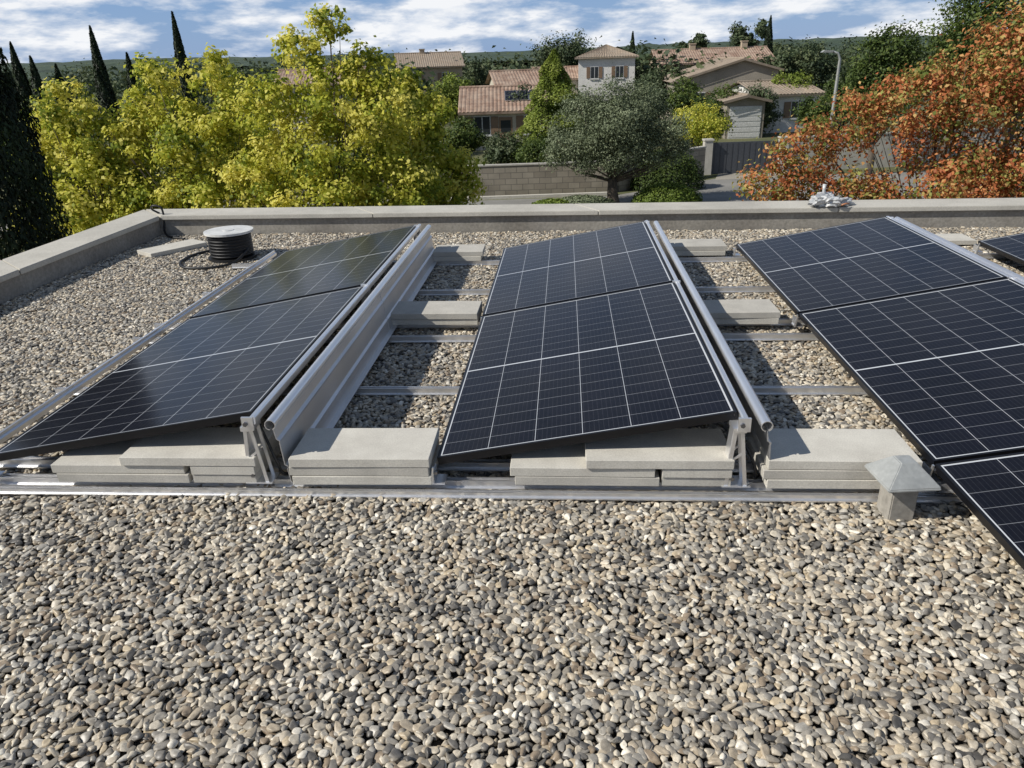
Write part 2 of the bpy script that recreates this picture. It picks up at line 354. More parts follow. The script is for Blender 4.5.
# ---------------- roof vent ----------------
v=empty('roof_vent',(1.165,2.325,0),(0,0,.10)); tag(v,'square roof vent with grey metal pyramid cap','roof vent')
b=MB(); b.box(-.045,.045,-.045,.045,-.01,.150); o=b.obj('stem',M_render,v); bevel(o,.004)
b=MB(); s1,s2=.090,.028
b.V+=[(-s1,-s1,.150),(s1,-s1,.150),(s1,s1,.150),(-s1,s1,.150),(-s1,-s1,.160),(s1,-s1,.160),(s1,s1,.160),(-s1,s1,.160),(-s2,-s2,.228),(s2,-s2,.228),(s2,s2,.228),(-s2,s2,.228)]
b.F+=[(0,3,2,1),(0,1,5,4),(1,2,6,5),(2,3,7,6),(3,0,4,7),(4,5,9,8),(5,6,10,9),(6,7,11,10),(7,4,8,11),(8,9,10,11)]; b.mi=[0]*10
o=b.obj('cap',M_galv,v); bevel(o,.003)

# ---------------- cable drum ----------------
d=empty('cable_drum',(-2.90,6.25,0)); tag(d,'cable drum with pale top flange and black cable wound on it','cable drum')
b=MB(); b.cyl((0,0),.205,.232,.250,40); b.cyl((0,0),.045,.250,.254,20); b.obj('top_flange',M_white,d)
b=MB(); b.cyl((0,0),.205,.012,.030,40); b.obj('bottom_flange',M_cable,d)
b=MB(); b.cyl((0,0),.07,.03,.233,20); b.obj('core',M_cable,d)
b=MB()
hx=[]; turns=14
for i in range(turns*24+1):
    t=i/24*2*pi; hx.append(((.172+.006*sin(i*.13))*cos(t),(.172+.006*sin(i*.13))*sin(t),.040+.185*i/(turns*24)))
b.tube(hx,.009,6,0,True); b.cyl((0,0),.168,.032,.231,24)
b.obj('wound_cable',M_cable,d,True)
cable([(.17,-.05,.10),(.12,-.24,.03),(-.02,-.38,.02),(-.25,-.38,.02),(-.38,-.20,.02),(-.40,.02,.02),(-.34,.18,.02),(-.25,.25,.02)],.012,'',d)
cable([(-4.10,7.36,.204),(-4.16,7.34,.25),(-4.12,7.30,.29),(-4.04,7.30,.27),(-4.02,7.28,.16),(-4.01,7.22,.05),(-3.9,7.1,.02),(-3.7,7.0,.02)],.010,'black cable looping over the parapet corner')

# crumpled bag on parapet
bm=bmesh.new(); bmesh.ops.create_icosphere(bm,subdivisions=4,radius=1)
for vv in bm.verts:
    p=vv.co.copy(); nn=mn.noise(p*1.7+Vector((3,1,2)))*.6+mn.noise(p*4.5)*.4+mn.noise(p*10)*.15
    q=p*(1+nn); q.x*=.17; q.y*=.085; q.z=max(q.z,-.45)*.085+.042
    if p.x>.2: q.z*=.6
    vv.co=q
me=bpy.data.meshes.new('plastic_bag'); bm.to_mesh(me); bm.free()
M_bag,nt,bb=newmat('translucent_plastic')
nt.links.new(ramp(nt,noise(nt,30,4,pos(nt)),[(.35,(.50,.52,.53)),(.65,(.76,.76,.75))]),bb.inputs['Base Color']); bb.inputs['Roughness'].default_value=.25; bb.inputs['Transmission Weight'].default_value=.2
bg=empty('plastic_bag',(2.42,7.10,.208),(0,0,.2)); tag(bg,'crumpled clear plastic bag lying on the parapet','plastic bag')
me.materials.append(M_bag); o=bpy.data.objects.new('film',me); col.objects.link(o); o.parent=bg
b=MB(); b.tube([(.05,-.11,.02),(.09,-.11,.03),(.13,-.10,.03)],.009,6); b.obj('orange_tool',plain('orange_plastic',(.45,.2,.10),.4),bg,True)
b=MB(); b.tube([(-.05,0,.06),(-.07,.01,.15),(-.06,.02,.19)],[.03,.012,.02],8); b.obj('knot',M_bag,bg,True)

# ---------------- foliage generators ----------------
def leafmesh(name,P,nrm,size,aspect,mat,parent,tone,up=None,curl=.15):
    n=len(P)
    t=rng.normal(size=(n,3)) if up is None else up+rng.normal(size=(n,3))*.35
    t-=nrm*(t*nrm).sum(1)[:,None]; t/=np.linalg.norm(t,axis=1)[:,None]+1e-9
    bb_=np.cross(nrm,t); l=(size*rng.uniform(.6,1.25,n))[:,None]; w=l*aspect
    V=np.stack([P-t*l*.5,P+bb_*w*.5+nrm*l*curl+t*l*.05,P+t*l*.5,P-bb_*w*.5+nrm*l*curl+t*l*.05],1).reshape(-1,3)
    me=bpy.data.meshes.new(name); me.vertices.add(4*n); me.vertices.foreach_set('co',V.ravel())
    me.loops.add(4*n); me.loops.foreach_set('vertex_index',np.arange(4*n)); me.polygons.add(n); me.polygons.foreach_set('loop_start',np.arange(n)*4)
    me.update(calc_edges=True)
    at=me.attributes.new('tone','FLOAT','POINT'); at.data.foreach_set('value',np.repeat(np.clip(tone,0,1),4).astype(np.float32))
    me.materials.append(mat); o=bpy.data.objects.new(name,me); col.objects.link(o); o.parent=parent; return o
def unit(a): return a/(np.linalg.norm(a,axis=1)[:,None]+1e-9)
def crown_pts(lobes,n,twigs=26,sig=.16,tn_rng=(.15,.85),jit=.14):
    vol=np.array([l[3]**2 for l in lobes]); vol/=vol.sum(); P=[];Nn=[];T=[];C=[]
    for l,pv in zip(lobes,vol):
        c=np.array(l[:3]); r=l[3]; k=max(6,int(twigs)); m=int(n*pv/k)+1
        dr=unit(rng.normal(size=(k,3))); rad=r*rng.uniform(.35,1.0,k)**.6
        tc=c+dr*rad[:,None]*np.array([1,1,.9])
        tn=rng.uniform(tn_rng[0],tn_rng[1],k)
        for j in range(k):
            sg=r*sig*rng.uniform(.7,1.5)
            q=rng.normal(size=(m,3))*sg*np.array([1,1,.75])
            q+=dr[j]*(rng.uniform(-1.2,.8,m)*sg)[:,None]
            P.append(tc[j]+q); Nn.append(unit(q*1.0/sg*.5+rng.normal(size=(m,3))*.7+dr[j]*.5+np.array([0,0,.6])))
            T.append(np.clip(tn[j]+rng.normal(size=m)*jit+ (q[:,2]/sg)*.05,0,1)); C.append(tc[j])
    return np.concatenate(P),np.concatenate(Nn),np.concatenate(T),C
def trunkmesh(base,forkz,r0,targets,parent,nb=40,thin=1):
    b=MB(); 
    j1=(random.uniform(-.08,.08),random.uniform(-.08,.08),forkz*.5); fk=(random.uniform(-.12,.12),random.uniform(-.12,.12),forkz)
    b.tube([(0,0,-.1),(0,0,.1),j1,fk],[r0*1.35,r0*1.05,r0*.9,r0*.75],10)
    tg=targets[:]; random.shuffle(tg); tg=tg[:nb]
    for t in tg:
        t=Vector(t); f=Vector(fk); f.z-=random.uniform(0,forkz*.15); mid=f.lerp(t,.5)+Vector((0,0,-.06*(t-f).length))
        r=r0*random.uniform(.22,.42)*thin; b.tube([f,f.lerp(mid,.6)+Vector((0,0,.03)),mid,t],[r,r*.75,r*.5,r*.15],6)
    return b.obj('trunk',M_bark,parent,True)
def tree(name,lab,cat,xc,D,lobes,n,leaf,mat,aspect=.6,forkz=1.6,r0=.14,twigs=26,sig=.16,group=None,nb=40,z0=GZ,tn=(.15,.85),jit=.14,thin=1):
    x,y=S(xc,D); e=empty(name,(x,y,z0)); tag(e,lab,cat,group)
    lb=[(l[0],l[1],l[2]-z0,l[3]) for l in lobes]
    P,Nn,T,C=crown_pts(lb,n,twigs,sig,tn,jit)
    leafmesh('crown',P,Nn,leaf,aspect,mat,e,T)
    trunkmesh(e,forkz,r0,[tuple(c) for c in C],e,nb,thin); return e
def rlobes(rx,rz,zc,k,r,ry=None):
    o=[]; ry=ry or rx
    for i in range(k):
        d=Vector((random.gauss(0,1),random.gauss(0,1),random.gauss(0,1))).normalized()*random.uniform(.45,1)
        o.append((d.x*(rx-r*.6),d.y*(ry-r*.6),zc+d.z*(rz-r*.6),r*random.uniform(.75,1.2)))
    return o

G1='row of yellow-green trees beyond the parapet'; LY='leafy tree turning yellow-green with dense crown'
yk=dict(group=G1,twigs=34,sig=.14,tn=(.05,1.0),thin=.7)
tree('broadleaf_tree',LY,'tree',-9.15,17,[(0,0,.8,.65),(-.75,.3,.1,.75),(.6,0,.1,.75),(-.1,0,-.9,1.05),(.75,0,-1.6,.85),(-1.0,0,-1.6,.9),(0,0,-2.4,1.05)],24000,.095,ML_yel,.75,**yk)
tree('broadleaf_tree',LY,'tree',-6.6,17,[(-.7,0,1.25,.6),(.45,.2,1.4,.55),(-1.15,0,.3,.8),(.95,0,.5,.75),(0,0,.1,1.0),(1.1,0,-.7,.9),(-1.2,0,-1.1,.95),(0,-.2,-1.4,1.15),(1.0,0,-2.0,.95),(-.5,-.3,-2.4,1.05)],32000,.095,ML_yel,.75,**yk)
tree('broadleaf_tree','tallest yellow-green tree with open feathery top','tree',-3.55,16,[(.3,0,2.25,.42),(-.45,.2,1.8,.5),(.85,0,1.4,.55),(-1.05,0,.85,.7),(.2,0,1.0,.8),(1.15,0,.35,.8),(-.2,0,-.1,1.05),(-1.4,0,-.5,.85),(1.2,0,-.8,.95),(0,-.4,-1.3,1.2),(-1.1,0,-1.9,.95),(1.1,0,-2.1,1.0)],40000,.09,ML_yel,.75,**yk)
tree('broadleaf_tree',LY,'tree',-2.0,17.5,[(-.2,0,1.0,.5),(.2,0,.3,.7),(-.5,0,-.3,.8),(.6,0,-.8,.8),(.9,0,-1.7,.7),(0,0,-1.7,1.0)],22000,.095,ML_yel,.75,**yk)
tree('broadleaf_tree','autumn tree with orange, red and olive leaves','tree',8.15,14,[(-3.5,-.2,-1.5,.55),(-3.2,0,-.9,.6),(-2.6,0,-.2,.65),(-1.8,.2,.35,.7),(-.8,0,.65,.8),(0,0,.7,.9),(.9,0,1.2,1.0),(1.7,0,1.9,1.1),(2.6,0,2.0,1.3),(-2.1,0,-1.1,.9),(-.5,-.4,-.8,1.2),(1.3,-.3,-.2,1.3),(2.8,0,-.4,1.5),(-2.7,.2,-1.9,.8),(-.7,0,-2.0,1.25),(1.4,-.3,-1.8,1.5),(-1.7,-.2,-1.9,.9)],76000,.085,ML_org,.6,1.8,.16,44,.145,nb=120,tn=(.02,.98),jit=.16,thin=.5)

def cypress(lab,xc,D,ztop,rmax,n,leaf,group=None,mat=ML_dark,k=1.75,lump=1.0):
    x,y=S(xc,D); e=empty('cypress_tree',(x,y,GZ)); tag(e,lab,'cypress tree',group)
    Hh=ztop-GZ; u=rng.uniform(0,1,n)**.9; z=.25+u*(Hh-.25)
    th=rng.uniform(0,2*pi,n); prof=rmax*np.clip((1-u)*k,0,1)**.8*np.clip(.55+u*4,0,1)
    lm=1+lump*(.12*np.sin(th*5+z*3.1)+.08*np.sin(th*9-z*6))
    rr=prof*lm*rng.uniform(.55,1.03,n)**.5
    P=np.column_stack([rr*np.cos(th),rr*np.sin(th),z]); nr=unit(np.column_stack([np.cos(th),np.sin(th),np.full(n,.35)])+rng.normal(size=(n,3))*.45)
    leafmesh('crown',P,nr,leaf,.35,mat,e,np.clip(.45+.3*np.sin(th*5+z*3.1)+rng.normal(size=n)*.15,0,1),up=np.tile(np.array([0,0,1.]),(n,1)))
    b=MB(); b.tube([(0,0,-.1),(0,0,Hh*.5),(0,0,Hh*.92)],[rmax*.14,rmax*.08,.01],8); b.obj('trunk',M_bark,e,True)
cypress('tall dense dark green cypress beside the roof',-6.82,9.6,4.2,1.0,80000,.085,k=2.4,lump=.5)
GC='distant cypresses'
for xc,D,zt,r in ((-36.8,62,3.8,.65),(-35.6,62,2.8,.6),(-34.4,63,2.2,.6),(-30.6,62,4.7,.62),(-28.3,62,2.8,.6),(-29.2,64,2.3,.6),(-23.9,61,5.4,.58),(-26.0,66,2.9,.6),(15.3,95,4.0,.6),(29.5,90,5.0,.7)):
    cypress('slim dark cypress rising above distant trees',xc,D,zt,r,6000,.25,GC,lump=.6)
def simple(lab,xc,D,ztop,rx,mat,n=2600,leaf=.38,k=9,group='garden and street trees',zb=None,name='broadleaf_tree',cat='tree',r=None):
    zb=GZ+.25*(ztop-GZ) if zb is None else zb; xc*=.845; rx*=.9; leaf*=.66; n=int(n*1.7)
    rz=(ztop-zb)/2; lb=rlobes(rx,rz,(ztop+zb)/2,k,r or min(rx,rz)*.5)
    return tree(name,lab,cat,xc,D,lb,n,leaf,mat,.6,max(.3,(zb-GZ)*.8),.1+rx*.03,14,.22,group,nb=14)
simple('tall green tree behind the autumn tree',20.3,36,2.8,2.0,ML_green,7000,.22,12)
simple('tall green tree behind the autumn tree',23.6,35,5.6,2.7,ML_green,11000,.22,16)
simple('tall green tree behind the autumn tree',27.7,36,5.6,3.2,ML_green,9000,.22,14)
simple('tall green tree behind the autumn tree',31.5,37,5.2,3.0,ML_lime,8000,.22,14)
simple('dark tree beside pale tower house',8.9,100,4.8,4.6,ML_far,4500,.5,16)
simple('round dark umbrella pine among roofs',40,112,5.6,3.6,ML_far,2500,.6,9,zb=1.5)
simple('umbrella pine with flat dark crown',33,120,4.2,4.0,ML_far,2500,.6,9,zb=1.5)
simple('round evergreen bush beside grey house',15.0,56,-.1,2.7,ML_green,3500,.3,12,zb=-3.2)
simple('round evergreen bush beside grey house',13.0,58,-.1,2.2,ML_far,3500,.3,12,zb=-3.2)
simple('yellow-green shrub above the garden wall',12.3,42,-.8,1.8,ML_yel,4500,.2,12,zb=-3.7)
simple('green shrub near the white garage',14.4,47,-.6,1.5,ML_green,3000,.22,10,zb=-3.7)
simple('green shrub below the grey gable house',18.8,57,-.3,2.2,ML_green,3500,.26,10,zb=-3.7)
simple('green shrub below the grey gable house',21.3,56,-.2,2.0,ML_far,3500,.26,10,zb=-3.7)
simple('green shrub in front of the white house',23.2,49,-1.0,1.8,ML_green,3500,.26,10,zb=-3.7)
simple('bushy tree in front of a terracotta roof',-2.6,42,-1.2,1.5,ML_green,4000,.22,12,zb=-3.8)
simple('bushy tree beside the street wall',-.2,40,-1.75,1.6,ML_far,4000,.2,12,zb=-3.8)
simple('bushy tree beside the street wall',1.7,38,-1.5,1.3,ML_green,3500,.18,10,zb=-3.8)
simple('leafy tree by a distant house',-6.6,50,.1,2.8,ML_green,5000,.3,13)
simple('leafy tree by a distant house',-3.9,62,.9,2.2,ML_lime,3500,.33,10)
simple('dark evergreen by the tan house',-2.4,80,1.4,3.2,ML_far,3500,.4,12)
simple('leafy tree between terracotta roofs',1.0,54,.2,1.5,ML_far,3000,.28,10)
simple('leafy tree between houses',6.0,70,-.2,3.0,ML_lime,3500,.35,10)
simple('leafy tree between houses',9.8,60,-.9,2.6,ML_green,3500,.33,10)
simple('leafy tree between houses',7.6,52,-1.0,2.6,ML_far,4000,.3,12)
simple('leafy tree behind terracotta roofs',17.5,72,1.0,2.8,ML_far,3000,.36,10)
simple('tree behind the white garage',25.5,50,-.2,2.2,ML_green,3600,.27,11)
simple('tree near the street lamp',25.5,60,.3,2.0,ML_lime,3600,.3,10)
simple('dark tree beyond the street lamp',33,75,2.4,4.0,ML_far,4800,.42,13)
simple('dark tree beyond the street lamp',27.5,78,1.2,3.4,ML_green,4800,.42,13)
simple('dark green tree behind yellow trees',-17,27,-.1,3.5,ML_green,7000,.22,14)
simple('dark green tree behind yellow trees',-23,32,.6,4.0,ML_green,6000,.28,14)
simple('dark green tree behind yellow trees',-11,28,-.2,3.5,ML_green,7000,.25,14)
simple('dark green tree behind yellow trees',-5.2,27,-.9,2.6,ML_green,5000,.22,12)
# light green conifer
x,y=S(2.3,40); e=empty('conifer_tree',(x,y,GZ)); tag(e,'broad light green conifer with pointed top','conifer tree')
n=32000; u=rng.uniform(0,1,n)**1.15; z=.3+u*5.6; th=rng.uniform(0,2*pi,n)
lay=np.sin(z*5.2+np.sin(th*3)*1.8+np.cos(th*2)*1.2)
rr=2.6*(1-u)**.75*(.80+.20*lay)*rng.uniform(.45,1.08,n)**.5*(1+.2*np.sin(th*4+1+z))
P=np.column_stack([rr*np.cos(th)+.3*u,rr*np.sin(th),z-rr*.18]); nr=unit(np.column_stack([np.cos(th)*.5,np.sin(th)*.5,np.ones(n)])+rng.normal(size=(n,3))*.5)
leafmesh('crown',P,nr,.14,.5,ML_lime,e,np.clip(.55+.3*lay+rng.normal(size=n)*.17,0,1))
b=MB(); b.tube([(0,0,-.1),(0,0,3),(.3,0,5.7)],[.2,.12,.02],8); b.obj('trunk',M_bark,e,True)
tree('olive_tree','grey-green olive tree with twisted dark trunk','olive tree',4.35,30.6,[(-1.9,0,-1.5,.85),(-1.1,0,-.6,.95),(0,0,-.05,.95),(1.1,0,-.45,.95),(2.0,0,-1.2,.9),(0,-.2,-1.2,1.25),(-1.2,-.2,-1.8,.9),(1.2,-.2,-1.8,.9),(2.4,0,-1.9,.55),(-2.3,0,-2.1,.5),(.2,-.6,-.8,1.0),(0,-.4,-2.0,.8)],44000,.105,ML_olive,.42,1.0,.24,34,.2,nb=26,tn=(.25,.8),jit=.1,thin=.7)
def shrub(lab,xc,D,rx,ry,h,mat,n,leaf):
    x,y=S(xc,D); e=empty('shrub',(x,y,GZ)); tag(e,lab,'shrub','clipped garden shrubs')
    d=unit(rng.normal(size=(n,3))); d[:,2]=np.abs(d[:,2]); s=rng.uniform(.8,1.02,n)[:,None]*(1+.06*np.sin(d[:,:1]*9)*np.cos(d[:,1:2]*8))
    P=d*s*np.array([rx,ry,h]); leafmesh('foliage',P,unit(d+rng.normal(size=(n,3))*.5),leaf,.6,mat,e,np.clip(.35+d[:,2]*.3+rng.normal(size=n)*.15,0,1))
    b=MB(); b.tube([(0,0,0),(0,0,h*.7)],[.06,.02],6); b.obj('stem',M_bark,e)
shrub('large dark rounded hedge shrub',7.2,34.0,1.65,1.0,1.75,ML_green,8000,.11)
shrub('low round clipped green shrub',6.45,30.3,1.4,.9,.8,ML_shrub,9000,.09)
shrub('low spreading grey-green shrub by the olive',3.1,30.4,1.3,.8,.42,ML_olive,5000,.1)
shrub('low spreading green shrub',1.9,30.2,1.0,.7,.35,ML_shrub,3500,.1)
cl=[]
for i in range(200):
    D=random.uniform(70,240); xc=random.uniform(-.8,.75)*D
    zt=GZ+random.uniform(3.4,5.5)+(D-70)*.016; r=random.uniform(1.8,3.2)
    X_,Y_=S(xc,D); cl.append((X_,Y_,zt-r*.8,r)); cl.append((X_+random.uniform(-3,3),Y_,zt-r*1.8,r))
P,Nn,T,C=crown_pts(cl,100000,9,.3)
o=leafmesh('woodland',P,Nn,.65,.7,ML_far,None,T); o['kind']='stuff'; tag(o,'distant mixed woodland and gardens behind the houses','woodland')

# ---------------- ground, hills, road ----------------
M_ground=noisy('dry_grass_ground',(.07,.085,.03),(.15,.14,.06),.25,.95,.4,.05,6)
M_asph=noisy('pale_asphalt',(.19,.185,.17),(.27,.26,.24),.7,.9,.2,.01,30)
M_path=noisy('gravel_path',(.26,.24,.20),(.36,.33,.28),.8,.9,.2,.01,30)
o=mk('ground',[(-4000,-4000,GZ),(4000,-4000,GZ),(4000,4000,GZ),(-4000,4000,GZ)],[(0,1,2,3)],M_ground); o['kind']='structure'
def sheet(name,pts,z,mat):
    P=[S(*p) for p in pts]; o=mk(name,[(x,y,z) for x,y in P],[tuple(range(len(P)))],mat); o['kind']='structure'; return o
sheet('road',[(-40,27.0),(60,30.5),(60,37.4),(10,36.4),(4.6,32.6),(-40,31.9)],GZ+.004,M_asph)
sheet('driveway',[(9.9,36.0),(13.6,36.2),(18.6,49.5),(14.6,49.5)],GZ+.008,M_path)
kb=MB()
a=Vector(S(-40,32.0)); bq=Vector(S(4.8,32.75)); dd=(bq-a).normalized(); nn=Vector((-dd.y,dd.x))
kb.V=[(p.x,p.y,z) for z in (GZ,GZ+.13) for p in (a,bq,bq+nn*.2,a+nn*.2)]; kb.F=[(4,5,6,7),(0,1,5,4),(1,2,6,5),(2,3,7,6),(3,0,4,7)]; kb.mi=[0]*5
o=kb.obj('kerb',M_paver); o['kind']='structure'
M_hill=noisy('forested_hill',(.022,.042,.028),(.045,.072,.042),.05,.95,1,2,.15,c3=(.065,.092,.055))  # bluish greens: slight distance haze is painted into the forest colour
def hill(D,xa,xb,f,base,amp,seed):
    nx,ny=300,8; V=[];F=[]
    for j in range(ny):
        for i in range(nx):
            t=i/(nx-1); xc=xa+(xb-xa)*t; dd=D+(j-3)*D*.09
            prof=max(0,1-abs(j-3)/4.2)**.8
            hgt=(base+amp*(mn.noise(Vector((t*5,seed,0)))+.5*mn.noise(Vector((t*14,seed,3))))+2.0*mn.noise(Vector((t*130,j*2,seed))))
            x,y=S(xc,dd); V.append((x,y,GZ-1+max(0,(hgt-GZ))*prof*f))
    for j in range(ny-1):
        for i in range(nx-1): a=j*nx+i; F.append((a,a+1,a+nx+1,a+nx))
    o=mk('hill',V,F,M_hill,None,True); o['kind']='structure'
hill(900,-1500,1500,1,12,7,2.2)
hill(420,60,600,1,6,3,7.7)
hill(380,-700,-120,1,3.5,4,5.1)

# ---------------- walls, gate ----------------
def brickmat(name,c1,c2,mortar,scale,bw=.5,rh=.25):
    m,nt,b=newmat(name); t=nt.nodes.new('ShaderNodeTexBrick')
    mp=nt.nodes.new('ShaderNodeMapping'); mp.inputs['Rotation'].default_value=(radians(90),0,0); nt.links.new(objc(nt),mp.inputs[0]); nt.links.new(mp.outputs[0],t.inputs['Vector'])
    t.inputs['Color1'].default_value=(*c1,1); t.inputs['Color2'].default_value=(*c2,1); t.inputs['Mortar'].default_value=(*mortar,1)
    t.inputs['Scale'].default_value=scale; t.inputs['Brick Width'].default_value=bw; t.inputs['Row Height'].default_value=rh; t.inputs['Mortar Size'].default_value=.015
    c=mixc(nt,.4,t.outputs[0],mixc(nt,1,t.outputs[0],ramp(nt,noise(nt,2,4,pos(nt)),[(.3,(.6,.6,.6)),(.7,(1.2,1.2,1.2))]),'MULTIPLY'))
    nt.links.new(c,b.inputs['Base Color']); b.inputs['Roughness'].default_value=.9; return m
M_block=brickmat('block_wall',(.25,.22,.175),(.32,.285,.23),(.16,.145,.12),1)
def wallobj(p,q,z0,z1,mat,lab,thick=.2,cope=True,name='garden_wall',cat='wall'):
    a=Vector(S(*p)); b_=Vector(S(*q)); ang=atan2(b_.y-a.y,b_.x-a.x); ln=(b_-a).length
    e=empty(name,(a.x,a.y,z0),(0,0,ang)); tag(e,lab,cat)
    b=MB(); b.box(0,ln,0,thick,-.05,z1-z0); b.obj('panel' if name!='garden_wall' else 'wall',mat,e)
    if cope: b=MB(); b.box(-.02,ln+.02,-.03,thick+.03,z1-z0+.002,z1-z0+.06); b.obj('coping',M_paver2,e)
    return e
wallobj((-16,33.3),(4.8,33.4),GZ,GZ+1.3,M_block,'long beige concrete block garden wall')
wallobj((5.0,33.6),(9.7,37.3),GZ,GZ+1.35,M_block,'beige block wall along the driveway')
g=wallobj((10.2,37.9),(13.4,37.9),GZ,GZ+1.5,plain('slate_grey_metal',(.06,.065,.075),.5),'slate grey solid metal driveway gate',.06,False,'gate','gate')
b=MB()
for i in range(11): b.box(.1+i*.28,.13+i*.28,-.014,-.002,.08,1.45)
b.obj('ribbing',plain('slate_grey_rib',(.05,.053,.06),.5),g)
for xx in (9.95,13.65):
    x,y=S(xx,37.9); b=MB(); b.box(-.2,.2,-.2,.2,-.05,1.6); b.box(-.24,.24,-.24,.24,1.602,1.68); o=b.obj('gate_post',M_coping,None,False,(x,y,GZ),(0,0,YAW)); tag(o,'square pale rendered gate post','gate post','gate posts')
wallobj((13.9,37.9),(28,39),GZ,GZ+1.6,M_coping,'pale rendered boundary wall')

# ---------------- houses ----------------
def tilemat(name,c1,c2,c3):
    m,nt,b=newmat(name); t=nt.nodes.new('ShaderNodeTexBrick'); nt.links.new(objc(nt),t.inputs['Vector'])
    t.inputs['Color1'].default_value=(*c1,1); t.inputs['Color2'].default_value=(*c2,1); t.inputs['Mortar'].default_value=tuple(x*.5 for x in c1)+(1,)
    t.inputs['Scale'].default_value=1; t.inputs['Brick Width'].default_value=.25; t.inputs['Row Height'].default_value=.38; t.inputs['Mortar Size'].default_value=.03; t.offset=0
    c=mixc(nt,ramp(nt,noise(nt,1.3,5,pos(nt)),[(.4,(0,0,0)),(.65,(1,1,1))]),t.outputs[0],c3)
    c=mixc(nt,.6,t.outputs[0],c)
    nt.links.new(c,b.inputs['Base Color']); b.inputs['Roughness'].default_value=.9; return m
T_terra=tilemat('terracotta_tiles',(.33,.215,.155),(.24,.155,.115),(.42,.33,.255))
T_tan=tilemat('weathered_tan_tiles',(.36,.285,.21),(.27,.205,.15),(.27,.23,.185))
W_cream=noisy('cream_render',(.46,.42,.34),(.55,.50,.41),1,.9,.1,.01,20)
W_white=noisy('white_render',(.66,.64,.60),(.74,.72,.68),1,.9,.1,.01,20)
W_grey=noisy('grey_beige_render',(.24,.215,.175),(.31,.28,.23),1,.9,.1,.01,20)
W_ochre=noisy('ochre_render',(.38,.30,.21),(.44,.365,.27),1,.9,.1,.01,20)
M_pane=plain('window_glass',(.03,.035,.04),.15); M_frame=plain('window_frame_white',(.6,.6,.58),.5); M_shut=plain('shutter_wood',(.20,.13,.08),.6)
def slope(b,p00,p10,p11,p01,per=.26):
    p00,p10,p11,p01=[Vector(p) for p in (p00,p10,p11,p01)]
    w=(p10-p00).length; n=max(8,int(w/per)*4); nrm=(p10-p00).cross(p01-p00).normalized()
    base=len(b.V)
    for i in range(n+1):
        t=i/n; off=nrm*(.045*abs(sin(pi*t*w/per)))
        b.V.append(tuple(p00.lerp(p10,t)+off)); b.V.append(tuple(p01.lerp(p11,t)+off))
    for i in range(n): b.F.append((base+2*i,base+2*i+2,base+2*i+3,base+2*i+1)); b.mi.append(0)
